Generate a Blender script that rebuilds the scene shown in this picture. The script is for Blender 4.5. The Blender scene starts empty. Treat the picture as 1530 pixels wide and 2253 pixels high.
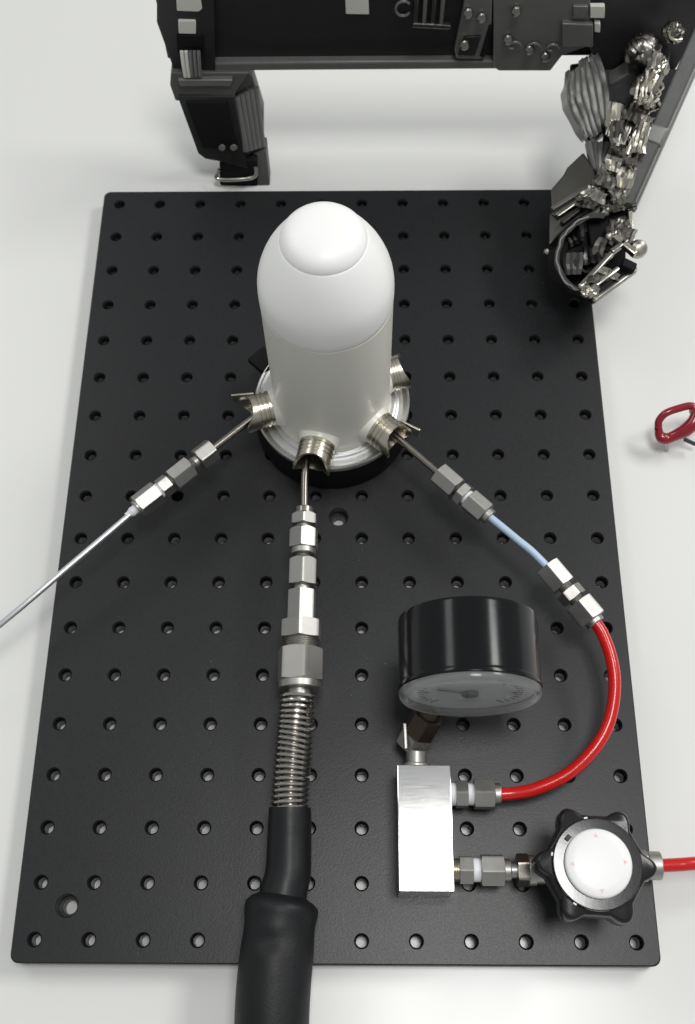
import bpy, bmesh, math, random
from mathutils import Vector, Matrix, noise
random.seed(7)
S = bpy.context.scene
COL = S.collection
R = math.radians

# ------------------------------------------------------------------ camera
cam_d = bpy.data.cameras.new('camera')
cam = bpy.data.objects.new('camera', cam_d)
COL.objects.link(cam)
cam_d.sensor_fit = 'HORIZONTAL'
cam_d.sensor_width = 36.0
cam_d.lens = 36.0 * 2414.09 / 1530.0
cam_d.clip_start = 0.01
cam_d.clip_end = 50.0
right, down, fwd = ((0.999883, 0.005608, -0.014256), (-0.000817, -0.909740, -0.415177), (-0.015298, 0.415140, -0.909629))
cm = Matrix.Identity(4)
for i in range(3):
    cm[i][0] = right[i]; cm[i][1] = -down[i]; cm[i][2] = -fwd[i]
cm.translation = Vector((0.01389, -0.24212, 0.54928))
cam.matrix_world = cm
cam_d.dof.use_dof = True
cam_d.dof.focus_distance = 0.52
cam_d.dof.aperture_fstop = 24.0
S.camera = cam

# ------------------------------------------------------------------ light
w = bpy.data.worlds.new('World'); S.world = w; w.use_nodes = True
bg = w.node_tree.nodes['Background']
bg.inputs['Color'].default_value = (0.95, 0.98, 1.0, 1)
bg.inputs['Strength'].default_value = 0.33

def area(name, loc, size, watts, col=(1, 0.995, 0.98), aim=None):
    l = bpy.data.lights.new(name, 'AREA'); l.shape = 'RECTANGLE'
    l.size, l.size_y = size; l.energy = watts; l.color = col
    o = bpy.data.objects.new(name, l); COL.objects.link(o); o.location = loc
    if aim:
        o.rotation_euler = (Vector(aim) - Vector(loc)).to_track_quat('-Z', 'Y').to_euler()
    return o
area('ceiling_panel', (0.235, -0.155, 2.0), (0.47, 0.51), 14.5)
area('ceiling_panel', (1.65, 0.90, 2.0), (0.60, 1.20), 40)
area('ceiling_panel', (-1.4, 1.20, 2.0), (0.60, 1.20), 9)

vs = S.view_settings
vs.view_transform = 'Standard'; vs.look = 'None'; vs.exposure = 0.0; vs.gamma = 1.0
vs.use_curve_mapping = False

# ------------------------------------------------------------------ materials
MT = {}
def mat(name, base, rough=0.5, metal=0.0, var=0.0, vscale=60, bump=0.0, bscale=900, rvar=0.0,
        spec=0.5, coat=0.0, trans=0.0, ior=1.45, stretch=None, sss=0.0, speck=0.0):
    m = bpy.data.materials.new(name); m.use_nodes = True
    nt = m.node_tree; b = nt.nodes['Principled BSDF']
    I = b.inputs
    I['Base Color'].default_value = (*base, 1); I['Roughness'].default_value = rough
    I['Metallic'].default_value = metal; I['Specular IOR Level'].default_value = spec
    I['Coat Weight'].default_value = coat; I['Transmission Weight'].default_value = trans
    I['IOR'].default_value = ior
    if sss:
        I['Subsurface Weight'].default_value = sss; I['Subsurface Radius'].default_value = (0.01, 0.01, 0.01)
        I['Subsurface Scale'].default_value = 0.5
    tc = nt.nodes.new('ShaderNodeTexCoord')
    mp = nt.nodes.new('ShaderNodeMapping')
    nt.links.new(tc.outputs['Object'], mp.inputs['Vector'])
    if stretch: mp.inputs['Scale'].default_value = stretch
    def nz(scale, detail=4):
        n = nt.nodes.new('ShaderNodeTexNoise'); n.inputs['Scale'].default_value = scale
        n.inputs['Detail'].default_value = detail
        nt.links.new(mp.outputs['Vector'], n.inputs['Vector']); return n
    if var or speck:
        n = nz(vscale)
        mx = nt.nodes.new('ShaderNodeMix'); mx.data_type = 'RGBA'
        mx.inputs['A'].default_value = (*[c * (1 - var) for c in base], 1)
        mx.inputs['B'].default_value = (*[min(1, c * (1 + var)) for c in base], 1)
        nt.links.new(n.outputs['Fac'], mx.inputs['Factor'])
        out = mx.outputs['Result']
        if speck:
            v = nt.nodes.new('ShaderNodeTexVoronoi'); v.inputs['Scale'].default_value = 170
            nt.links.new(mp.outputs['Vector'], v.inputs['Vector'])
            rp = nt.nodes.new('ShaderNodeMapRange')
            rp.inputs['From Min'].default_value = 0.05; rp.inputs['From Max'].default_value = 0.02
            nt.links.new(v.outputs['Distance'], rp.inputs['Value'])
            n2 = nz(35, 2)
            rp2 = nt.nodes.new('ShaderNodeMapRange')
            rp2.inputs['From Min'].default_value = 0.56; rp2.inputs['From Max'].default_value = 0.66
            nt.links.new(n2.outputs['Fac'], rp2.inputs['Value'])
            mu = nt.nodes.new('ShaderNodeMath'); mu.operation = 'MULTIPLY'
            nt.links.new(rp.outputs['Result'], mu.inputs[0]); nt.links.new(rp2.outputs['Result'], mu.inputs[1])
            mx2 = nt.nodes.new('ShaderNodeMix'); mx2.data_type = 'RGBA'
            mx2.inputs['B'].default_value = (speck, speck, speck, 1)
            nt.links.new(mu.outputs[0], mx2.inputs['Factor']); nt.links.new(out, mx2.inputs['A'])
            out = mx2.outputs['Result']
        nt.links.new(out, I['Base Color'])
    if rvar:
        n = nz(vscale * 1.7)
        rp = nt.nodes.new('ShaderNodeMapRange')
        rp.inputs['To Min'].default_value = max(0.02, rough - rvar); rp.inputs['To Max'].default_value = rough + rvar
        nt.links.new(n.outputs['Fac'], rp.inputs['Value']); nt.links.new(rp.outputs['Result'], I['Roughness'])
    if bump:
        n = nz(bscale)
        bp = nt.nodes.new('ShaderNodeBump'); bp.inputs['Strength'].default_value = bump
        bp.inputs['Distance'].default_value = 0.0004
        nt.links.new(n.outputs['Fac'], bp.inputs['Height']); nt.links.new(bp.outputs['Normal'], I['Normal'])
    MT[name] = m
    return m
mat('table_laminate', (0.75, 0.755, 0.73), 0.24, var=0.012, vscale=5, rvar=0.05)
mat('anodised', (0.0100, 0.0105, 0.0116), 0.36, spec=0.50, var=0.55, vscale=750, bump=0.13, bscale=1300, rvar=0.06, speck=0.22)
mat('white_gloss', (0.92, 0.92, 0.90), 0.36, sss=0.0, bump=0.03, bscale=500)
mat('white_body', (0.79, 0.775, 0.695), 0.30, var=0.02, vscale=50, bump=0.03, bscale=500, spec=0.7)
mat('aluminium', (0.66, 0.66, 0.65), 0.38, 0.95, var=0.03, bump=0.05, rvar=0.05)
mat('brushed', (0.72, 0.72, 0.71), 0.10, 1.0, var=0.16, vscale=90, stretch=(1, 14, 14), rvar=0.02)
mat('nickel', (0.66, 0.62, 0.52), 0.28, 1.0, var=0.05, bump=0.05, rvar=0.06)
mat('steel', (0.45, 0.44, 0.415), 0.43, 1.0, var=0.06, vscale=150, bump=0.06, bscale=1500, rvar=0.07)
mat('steel_dark', (0.30, 0.275, 0.245), 0.30, 1.0, var=0.10, vscale=150, rvar=0.06)
mat('spring_steel', (0.56, 0.535, 0.50), 0.24, 1.0, var=0.08, vscale=200)
mat('bronze', (0.085, 0.065, 0.05), 0.38, 0.85, var=0.2, vscale=200, rvar=0.08)
mat('rubber', (0.008, 0.0085, 0.0095), 0.5, spec=0.4, bump=0.25, bscale=900, var=0.2, vscale=120, rvar=0.08)
mat('shrink_tube', (0.009, 0.0095, 0.0105), 0.42, spec=0.4, bump=0.25, bscale=220, var=0.2, vscale=120, rvar=0.08)
mat('black_gloss', (0.006, 0.0065, 0.007), 0.17, spec=0.32, bump=0.03, bscale=400, rvar=0.03)
mat('ring_gloss', (0.010, 0.010, 0.011), 0.11, spec=1.0, bump=0.02, bscale=300)
mat('black_plastic', (0.010, 0.010, 0.011), 0.24, bump=0.05, bscale=700, rvar=0.06)
mat('black_satin', (0.014, 0.014, 0.015), 0.48, var=0.15, vscale=80, bump=0.12, rvar=0.08)
mat('black_flat', (0.004, 0.004, 0.005), 0.7, spec=0.25, bump=0.1)
mat('grey_moulding', (0.080, 0.080, 0.077), 0.42, var=0.15, vscale=90, bump=0.1, rvar=0.08)
mat('grey_rib', (0.18, 0.18, 0.173), 0.38, 0.35, var=0.15, vscale=90, rvar=0.08)
mat('grey_fin', (0.36, 0.36, 0.35), 0.34, 0.8, var=0.2, vscale=120, rvar=0.1)
mat('olive_plate', (0.055, 0.053, 0.045), 0.4, 0.3, var=0.12, vscale=90)
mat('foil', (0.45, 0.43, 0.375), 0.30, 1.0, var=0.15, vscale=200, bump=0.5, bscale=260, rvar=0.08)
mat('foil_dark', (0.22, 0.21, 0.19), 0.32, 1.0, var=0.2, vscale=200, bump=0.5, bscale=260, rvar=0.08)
mat('white_plastic', (0.87, 0.87, 0.86), 0.35, bump=0.03)
mat('ivory', (0.66, 0.66, 0.60), 0.35, var=0.05)
mat('seal_tape', (0.78, 0.79, 0.82), 0.4, bump=0.3, bscale=1500)
mat('ptfe_tube', (0.50, 0.63, 0.80), 0.30, var=0.05, vscale=120)
mat('red_hose', (0.60, 0.012, 0.010), 0.22, var=0.08, vscale=120, coat=0.3, rvar=0.05)
mat('red_frame', (0.26, 0.008, 0.018), 0.2, coat=0.5)
def clear(name, tint, rough, haze=0.0):
    m = bpy.data.materials.new(name); m.use_nodes = True; nt = m.node_tree
    nt.nodes.clear()
    out = nt.nodes.new('ShaderNodeOutputMaterial'); tr = nt.nodes.new('ShaderNodeBsdfTransparent'); gl_ = nt.nodes.new('ShaderNodeBsdfGlossy')
    df = nt.nodes.new('ShaderNodeBsdfTranslucent'); df.inputs['Color'].default_value = (.8, .8, .8, 1)
    tr.inputs['Color'].default_value = (*tint, 1); gl_.inputs['Roughness'].default_value = rough
    fz = nt.nodes.new('ShaderNodeFresnel'); fz.inputs['IOR'].default_value = 1.45
    m1 = nt.nodes.new('ShaderNodeMixShader'); m1.inputs['Fac'].default_value = haze
    m2 = nt.nodes.new('ShaderNodeMixShader')
    nt.links.new(tr.outputs[0], m1.inputs[1]); nt.links.new(df.outputs[0], m1.inputs[2])
    ge = nt.nodes.new('ShaderNodeNewGeometry'); iv = nt.nodes.new('ShaderNodeMath'); iv.operation = 'SUBTRACT'; iv.inputs[0].default_value = 1.0
    ml = nt.nodes.new('ShaderNodeMath'); ml.operation = 'MULTIPLY'
    nt.links.new(ge.outputs['Backfacing'], iv.inputs[1]); nt.links.new(iv.outputs[0], ml.inputs[0]); nt.links.new(fz.outputs[0], ml.inputs[1])
    nt.links.new(ml.outputs[0], m2.inputs['Fac']); nt.links.new(m1.outputs[0], m2.inputs[1]); nt.links.new(gl_.outputs[0], m2.inputs[2])
    nt.links.new(m2.outputs[0], out.inputs['Surface']); MT[name] = m
clear('pink_lens', (.93, .85, .86), 0.05, .05)
clear('clear_lens', (.95, .96, .96), 0.08, .27)  # milky mix stands in for glare over the clear gauge glass
clear('lens_rim', (.90, .91, .91), 0.16, .42)  # milkier mix paints the bright band of light refracted through the edge
mat('dial', (0.70, 0.70, 0.69), 0.5, var=0.02)
mat('dial_print', (0.02, 0.02, 0.02), 0.5)
mat('pale_print', (0.80, 0.55, 0.53), 0.4)
mat('probe', (0.78, 0.78, 0.80), 0.38, 1.0)

# ------------------------------------------------------------------ mesh helpers
def link(o, parent=None):
    COL.objects.link(o)
    if parent is not None: o.parent = parent
    return o

class MB:
    def __init__(self): self.v = []; self.f = []
    def add(self, vf, M=None):
        v, f = vf; k = len(self.v)
        self.v += [tuple(M @ Vector(p)) if M is not None else tuple(p) for p in v]
        self.f += [tuple(i + k for i in q) for q in f]
        return self
    def obj(self, name, m, parent=None, angle=20, flat=False):
        me = bpy.data.meshes.new(name); me.from_pydata(self.v, [], self.f)
        bm = bmesh.new(); bm.from_mesh(me)
        bmesh.ops.recalc_face_normals(bm, faces=bm.faces); bm.to_mesh(me); bm.free()
        if not flat:
            me.polygons.foreach_set('use_smooth', [True] * len(me.polygons))
            me.set_sharp_from_angle(angle=R(angle))
        me.materials.append(MT[m])
        o = bpy.data.objects.new(name, me)
        return link(o, parent)

def one(name, vf, m, parent=None, M=None, **k):
    return MB().add(vf, M).obj(name, m, parent, **k)

def tag(o, label, cat=None, group=None, kind=None):
    o['label'] = label
    if cat: o['category'] = cat
    if group: o['group'] = group
    if kind: o['kind'] = kind
    return o

def thing(name, label, cat, group=None):
    o = bpy.data.objects.new(name, None); o.empty_display_size = 0.01
    link(o); return tag(o, label, cat, group)

def axis(p, q, roll=0.0):
    p = Vector(p); q = Vector(q); z = (q - p).normalized()
    up = Vector((0, 0, 1)) if abs(z.z) < 0.95 else Vector((0, 1, 0))
    x = up.cross(z).normalized(); y = z.cross(x)
    M = Matrix((x, y, z)).transposed().to_4x4() @ Matrix.Rotation(roll, 4, 'Z')
    M.translation = p
    return M

def lathe(prof, n=40):
    v = []; f = []; rows = []
    for r, z in prof:
        if r < 1e-7: rows.append([len(v)]); v.append((0, 0, z))
        else:
            rows.append(list(range(len(v), len(v) + n)))
            v += [(r * math.cos(2 * math.pi * i / n), r * math.sin(2 * math.pi * i / n), z) for i in range(n)]
    for a, b in zip(rows, rows[1:]):
        for i in range(n):
            j = (i + 1) % n
            if len(a) == 1 and len(b) == 1: continue
            if len(a) == 1: f.append((a[0], b[i], b[j]))
            elif len(b) == 1: f.append((a[i], a[j], b[0]))
            else: f.append((a[i], a[j], b[j], b[i]))
    return v, f

def rounded(r, z0, z1, c=0.0004):
    return [(0, z0), (r - c, z0), (r - c * 0.3, z0 + c * 0.3), (r, z0 + c), (r, z1 - c), (r - c * 0.3, z1 - c * 0.3), (r - c, z1), (0, z1)]

def hexnut(t0, t1, af, c0=1.0, c1=1.0, bore=0.0, n=96):
    """chamfered hexagon bar along z; c0/c1 scale the turned chamfer at either end"""
    ri = af / 2; rc = ri / math.cos(math.pi / 6)
    v = []; f = []
    rows = [[], [], [], [], [], []]
    for i in range(n):
        th = 2 * math.pi * i / n
        a = (th + math.pi / 6) % (math.pi / 3) - math.pi / 6
        rh = ri / math.cos(a); rh = (rh ** -70 + (rc * 0.995) ** -70) ** (-1 / 70)
        e0 = max(0.0, (rh - ri * 0.97)) * 0.6 * c0; e1 = max(0.0, (rh - ri * 0.97)) * 0.6 * c1
        rr0 = min(rh, ri * 0.97) if c0 else rh; rr1 = min(rh, ri * 0.97) if c1 else rh
        for k, (r, z) in enumerate(((bore, t0), (rr0, t0), (rh, t0 + e0), (rh, t1 - e1), (rr1, t1), (bore, t1))):
            rows[k].append(len(v)); v.append((r * math.cos(th), r * math.sin(th), z))
    for a, b in zip(rows, rows[1:]):
        for i in range(n):
            j = (i + 1) % n; f.append((a[i], a[j], b[j], b[i]))
    return v, f

def smooth_path(pts, sub=8):
    P = [Vector(p) for p in pts]
    if len(P) < 3: return P
    out = []
    for i in range(len(P) - 1):
        p0 = P[i - 1] if i else P[0] * 2 - P[1]
        p1, p2 = P[i], P[i + 1]
        p3 = P[i + 2] if i + 2 < len(P) else P[-1] * 2 - P[-2]
        for s in range(sub):
            t = s / sub
            out.append(0.5 * ((2 * p1) + (p2 - p0) * t + (2 * p0 - 5 * p1 + 4 * p2 - p3) * t * t + (3 * p1 - p0 - 3 * p2 + p3) * t ** 3))
    out.append(P[-1]); return out

def sweep(P, rad, n=16, caps=True, jit=None, flat=1.0):
    """tube along points P, radius number or function of (0..1)"""
    v = []; f = []; rows = []
    N = len(P); t0 = (P[1] - P[0]).normalized()
    up = Vector((0, 0, 1)) if abs(t0.z) < 0.9 else Vector((1, 0, 0))
    x = up.cross(t0).normalized()
    for k in range(N):
        t = (P[min(k + 1, N - 1)] - P[max(k - 1, 0)]).normalized()
        x = (x - t * x.dot(t)).normalized(); y = t.cross(x)
        r = rad(k / (N - 1)) if callable(rad) else rad
        row = []
        for i in range(n):
            a = 2 * math.pi * i / n
            rr = r * (jit(k / (N - 1), a) if jit else 1.0)
            row.append(len(v)); v.append(tuple(P[k] + x * rr * math.cos(a) + y * rr * flat * math.sin(a)))
        rows.append(row)
    for a, b in zip(rows, rows[1:]):
        for i in range(n):
            j = (i + 1) % n; f.append((a[i], a[j], b[j], b[i]))
    if caps: f.append(tuple(reversed(rows[0]))); f.append(tuple(rows[-1]))
    return v, f

def box(sx, sy, sz, bev=0.0004, seg=2):
    bm = bmesh.new(); bmesh.ops.create_cube(bm, size=1.0)
    bmesh.ops.scale(bm, vec=(sx, sy, sz), verts=bm.verts)
    if bev: bmesh.ops.bevel(bm, geom=bm.edges[:], offset=bev, segments=seg, affect='EDGES', profile=0.5)
    bm.verts.ensure_lookup_table()
    r = [tuple(x.co) for x in bm.verts], [tuple(q.index for q in fc.verts) for fc in bm.faces]
    bm.free(); return r

def boxat(c, s, rz=0.0, bev=0.0004):
    return MB().add(box(*s, bev), Matrix.Translation(c) @ Matrix.Rotation(rz, 4, 'Z'))

def slab(front, off, bev=0.0005):
    """solid from a front outline (3-D points) and a vector or list of vectors to its back outline"""
    offs = off if isinstance(off, list) else [off] * len(front)
    bm = bmesh.new()
    a = [bm.verts.new(p) for p in front]; b = [bm.verts.new(Vector(p) + Vector(o)) for p, o in zip(front, offs)]
    n = len(a)
    bm.faces.new(a); bm.faces.new(list(reversed(b)))
    for i in range(n): bm.faces.new((a[i], b[i], b[(i + 1) % n], a[(i + 1) % n]))
    bmesh.ops.recalc_face_normals(bm, faces=bm.faces)
    if bev: bmesh.ops.bevel(bm, geom=bm.edges[:], offset=bev, segments=2, affect='EDGES', profile=0.5)
    bm.verts.ensure_lookup_table(); bm.verts.index_update()
    r = [tuple(x.co) for x in bm.verts], [tuple(q.index for q in fc.verts) for fc in bm.faces]
    bm.free(); return r

def bar(p, q, wd, ht, bev=0.0005, up=(0, 0, 1)):
    p = Vector(p); q = Vector(q); z = (q - p); L = z.length; z.normalize()
    x = Vector(up).cross(z).normalized(); y = z.cross(x)
    M = Matrix((x, y, z)).transposed().to_4x4(); M.translation = (p + q) / 2
    m = MB(); m.add(box(wd, ht, L, bev), M); return m.v, m.f

# ------------------------------------------------------------------ the setting
v, f = box(3.0, 2.4, 0.03, 0.002)
t = one('table', v and (v, f), 'table_laminate', M=Matrix.Translation((0.1, 0.25, -0.015)))
tag(t, 'white laminate table top under the black board', 'table', kind='structure')

# ------------------------------------------------------------------ perforated board
TOP = 0.0127
def build_board():
    hx, hy, rc = 0.1478, 0.2226, 0.004
    bm = bmesh.new(); loops = []
    def ring(pts, z): return [bm.verts.new((x, y, z)) for x, y in pts]
    def edges(vs): return [bm.edges.new((vs[i], vs[(i + 1) % len(vs)])) for i in range(len(vs))]
    outer = []
    for sx, sy, a0 in ((1, 1, 0), (-1, 1, 90), (-1, -1, 180), (1, -1, 270)):
        for k in range(7):
            a = R(a0 + 15 * k); outer.append((sx * (hx - rc) + rc * math.cos(a), sy * (hy - rc) + rc * math.sin(a)))
    ch = 0.0006
    def shrink(p, d): return [(x - math.copysign(d, x) * min(1, abs(x) / hx * 1.0), y - math.copysign(d, y) * min(1, abs(y) / hy)) for x, y in p]
    ot = ring(shrink(outer, ch), TOP); om = ring(outer, TOP - ch); ob = ring(outer, 0.0004)
    def wall(a, b):
        for i in range(len(a)): bm.faces.new((a[i], a[(i + 1) % len(a)], b[(i + 1) % len(b)], b[i]))
    te = edges(ot); wall(ot, om); wall(om, ob)
    def circ(x, y, r, n): return [(x + r * math.cos(2 * math.pi * i / n), y + r * math.sin(2 * math.pi * i / n)) for i in range(n)]
    be = edges_b = [e for e in bm.edges if all(abs(q.co.z - 0.0004) < 1e-6 for q in e.verts)]
    for c in range(12):
        for r in range(18):
            x, y = (c - 5.5) * 0.025, (r - 8.5) * 0.025
            n = 20
            a = ring(circ(x, y, 0.0035, n), TOP); te += edges(a)
            b = ring(circ(x, y, 0.0030, n), TOP - 0.0006); wall(a, b)
            # a few thread turns, then the plain bore
            prev = b
            for k in range(6):
                d = ring(circ(x, y, 0.0030 if k % 2 else 0.00265, n), TOP - 0.0006 - 0.0009 * (k + 1)); wall(prev, d); prev = d
            e = ring(circ(x, y, 0.0027, n), 0.0004); wall(prev, e)
            be = be + [q for q in bm.edges if False]
    for x, y in ((0.0000, -0.0000), (-0.1242, -0.1978)):
        n = 28
        a = ring(circ(x, y, 0.0054, n), TOP); te += edges(a)
        b = ring(circ(x, y, 0.0049, n), TOP - 0.0005); wall(a, b)
        c = ring(circ(x, y, 0.0049, n), TOP - 0.0065); wall(b, c)
        d = ring(circ(x, y, 0.0033, n), TOP - 0.0065); wall(c, d)
        e = ring(circ(x, y, 0.0033, n), 0.0004); wall(d, e)
    bmesh.ops.triangle_fill(bm, edges=te, use_beauty=True, use_dissolve=False, normal=(0, 0, 1))
    bmesh.ops.recalc_face_normals(bm, faces=bm.faces)
    me = bpy.data.meshes.new('breadboard'); bm.to_mesh(me); bm.free()
    me.polygons.foreach_set('use_smooth', [True] * len(me.polygons)); me.set_sharp_from_angle(angle=R(30))
    me.materials.append(MT['anodised'])
    o = link(bpy.data.objects.new('breadboard', me))
    return tag(o, 'black anodised metal breadboard drilled with a grid of holes, flat on the white table', 'breadboard')
board = build_board()

# ------------------------------------------------------------------ white canister
CX, CY = -0.0035, 0.0590
can = thing('canister', 'tall white domed canister standing on the board with side ports', 'canister')
can.location = (CX, CY, TOP)
def canpart(name, prof, m, parent=can, n=96, **k):
    return one(name, lathe([(r, z - TOP) for r, z in prof], n), m, parent, **k)
canpart('base_ring', [(0, .0130), (.0405, .0130), (.0425, .0140), (.0428, .0160), (.0424, .0275), (.0415, .0305), (.0395, .0312), (0, .0312)], 'black_flat')
canpart('flange', [(0, .0313), (.0400, .0313), (.0416, .0318), (.0419, .0332), (.0419, .0352), (.0414, .0358), (.0405, .0355), (.0398, .0345),
                   (.0385, .0338), (.0362, .0338), (.0352, .0343), (.0346, .0352), (.0338, .0356), (.0330, .0356), (0, .0356)], 'aluminium')
canpart('body', [(.0322, .0357), (.0322, .0372), (.0316, .0390), (.0312, .0420), (.0310, .0500), (.0310, .1294), (.0307, .1298), (.0300, .1299), (0, .1299)], 'white_body')
canpart('dome', [(0, .1300), (.0304, .1300), (.0309, .1303), (.0311, .1308), (.0312, .1340), (.0312, .1385), (.0310, .1425), (.0305, .1464), (.0296, .1503), (.0283, .1543),
                 (.0267, .1582), (.0249, .1618), (.0230, .1651), (.0211, .1680), (.0197, .1698), (.0190, .1706), (0, .1706)], 'white_gloss', angle=60)
canpart('top_cap', [(0, .1706), (.0188, .1706), (.01895, .1707), (.0189, .1713), (.01865, .1722), (.0181, .1734), (.0171, .1747), (.0156, .1759), (.0136, .1769), (.0110, .1777), (.0080, .1783), (.0042, .1786), (0, .1787)], 'white_gloss', angle=80)
tab = slab([(-.0468, .0262, .0230), (-.0385, .0345, .0230), (-.0290, .0250, .0230), (-.0373, .0167, .0230)], (0, 0, -.004), 0.0003)
tb = one('mounting_tab', tab, 'black_flat', can); tb['label'] = 'square black tab behind the flange'
PZ = 0.0447 - TOP

def port(deg, reach=1.06):
    a = R(deg); d = Vector((math.cos(a), math.sin(a), 0))
    M = axis(d * 0.0272 + Vector((0, 0, PZ)), d * 0.06 + Vector((0, 0, PZ))) @ Matrix.Diagonal((1.13, 1.13, reach, 1))
    # moulded boss blending into the body
    bo = one('port_boss', lathe([(.0112, -.002), (.0102, .0015), (.0094, .0032), (.0089, .0045), (.0086, .0056), (.0078, .0060), (0, .0060)], 40), 'white_body', can, M)
    # threaded collar whose mouth is cut to a saddle: two ears reach past the top and bottom
    n = 64; prof = [(.0078, .0055), (.0084, .0058), (.0084, .0072), (.0078, .0076), (.0078, .0082), (.0083, .0085), (.0083, .0096), (.0079, .0099),
                    (.0079, .0103), (.0083, .0106), (.0083, .0117), (.0079, .0120), (.0079, .0124), (.0083, .0127)]
    v = []; f = []; rows = []
    for r, z in prof:
        rows.append(list(range(len(v), len(v) + n)))
        v += [(r * math.cos(2 * math.pi * i / n), r * math.sin(2 * math.pi * i / n), z) for i in range(n)]
    def mouth(i):
        s = abs(math.cos(2 * math.pi * i / n)); return s ** 3
    for frac, dr in ((0.35, 0.0), (0.7, 0.0), (1.0, 0.0), (1.0, -.0011), (0.6, -.0012), (0.0, -.0013)):
        row = []
        for i in range(n):
            e = mouth(i); z = .0127 + frac * (.0024 + .0052 * e); r = .0083 + dr + .0004 * e * frac ** 2
            row.append(len(v)); v.append((r * math.cos(2 * math.pi * i / n), r * math.sin(2 * math.pi * i / n), z))
        rows.append(row)
    rows.append(list(range(len(v), len(v) + n)))
    v += [(.0068 * math.cos(2 * math.pi * i / n), .0068 * math.sin(2 * math.pi * i / n), .0075) for i in range(n)]
    for p, q in zip(rows, rows[1:]):
        for i in range(n):
            j = (i + 1) % n; f.append((p[i], p[j], q[j], q[i]))
    one('port_collar', (v, f), 'nickel', can, M, angle=42)
    one('port_plug', lathe([(0, .0078), (.0066, .0078), (.0066, .0085), (.0030, .0090), (0, .0090)], 32), 'black_flat', can, M)
def wing(deg, side):
    a = R(deg); d = Vector((math.cos(a), math.sin(a), 0))
    M = axis(d * 0.0272 + Vector((0, 0, PZ)), d * 0.06 + Vector((0, 0, PZ)))
    pl = slab([(side * .0086, -.0046, .0130), (side * .0086, .0046, .0130), (side * .0112, .0042, .0245), (side * .0112, -.0042, .0245)], (side * .0010, 0, 0), .0002)
    one('port_wing', pl, 'nickel', can, M)
wing(-42, 1); wing(198, -1)
for dg, reach in ((-42, 1.06), (-102, 1.06), (198, 1.06), (18, .72)): port(dg, reach)

# ------------------------------------------------------------------ fittings
def fit(th, M, pieces):
    """pieces along the local z axis: (name, kind, t0, t1, size, material, extra...)"""
    for p in pieces:
        name, kind, t0, t1, s, m = p[:6]
        if kind == 'hex':
            c0, c1, roll = (p[6:] + (1, 1, 0))[:3] if len(p) > 6 else (1, 1, 0)
            o = one(name, hexnut(t0, t1, s, c0, c1), m, th, M @ Matrix.Rotation(R(roll), 4, 'Z'), angle=28)
        elif kind == 'thread':
            prof = [(0, t0)]; k = max(2, int((t1 - t0) / 0.0008))
            for i in range(k):
                z = t0 + (t1 - t0) * i / k; dz = (t1 - t0) / k
                prof += [(s * 0.92, z), (s, z + dz * 0.5)]
            prof += [(s * 0.92, t1), (0, t1)]
            o = one(name, lathe(prof, 36), m, th, M, angle=25)
        else:
            o = one(name, lathe(rounded(s, t0, t1, min(0.0005, (t1 - t0) * 0.3)), 40), m, th, M)

# --- thermocouple line out of the left port
pL0 = Vector((-0.04074, 0.04764, 0.04300)); pL1 = Vector((-0.10126, -0.00804, 0.04300))
lf = thing('tube_union', 'steel tube and three-piece compression union reaching left from the canister', 'fitting', 'steel tube fittings')
M = axis(pL0, pL1, R(12)); mm = 0.001
one('tube', sweep([pL0 + (pL0 - pL1).normalized() * 0.010, pL0.lerp(pL1, 0.45)], 0.0019, 20), 'steel_dark', lf)
fit(lf, M, [('hex_nut', 'hex', 33*mm, 43.0*mm, .0112, 'steel', .3, 1, 8), ('ferrule_ring', 'cyl', 43*mm, 46*mm, .0032, 'steel'),
            ('union_body', 'hex', 48.0*mm, 60.5*mm, .0112, 'steel', 1, 1, 24), ('neck', 'thread', 45.5*mm, 65*mm, .0034, 'steel'),
            ('hex_collar', 'hex', 62.0*mm, 68.0*mm, .0098, 'steel', .4, .4, 3), ('seal', 'cyl', 67.5*mm, 70.5*mm, .0043, 'seal_tape'),
            ('hex_nut', 'hex', 69.5*mm, 82.5*mm, .0112, 'steel', .4, 1, 0), ('end_ring', 'cyl', 82*mm, 84*mm, .0042, 'steel')])
pr_ = thing('thermocouple_probe', 'thin shiny metal probe running off the left edge of the board', 'probe')
Mp = axis(pL0, pL1)
one('sleeve', lathe([(0, .083), (.0025, .083), (.0025, .0865), (.0017, .0885), (.0017, .0900), (0, .0900)], 24), 'seal_tape', pr_, Mp)
P = smooth_path([pL0 + (pL1 - pL0).normalized() * 0.086, (-0.10551, -0.01261, 0.04300), (-0.13421, -0.04036, 0.04100), (-0.16603, -0.06899, 0.03600), (-0.22132, -0.11057, 0.02000), (-0.26210, -0.13514, 0.00350)], 10)
one('rod', sweep(P, 0.0015, 16), 'probe', pr_)

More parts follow.
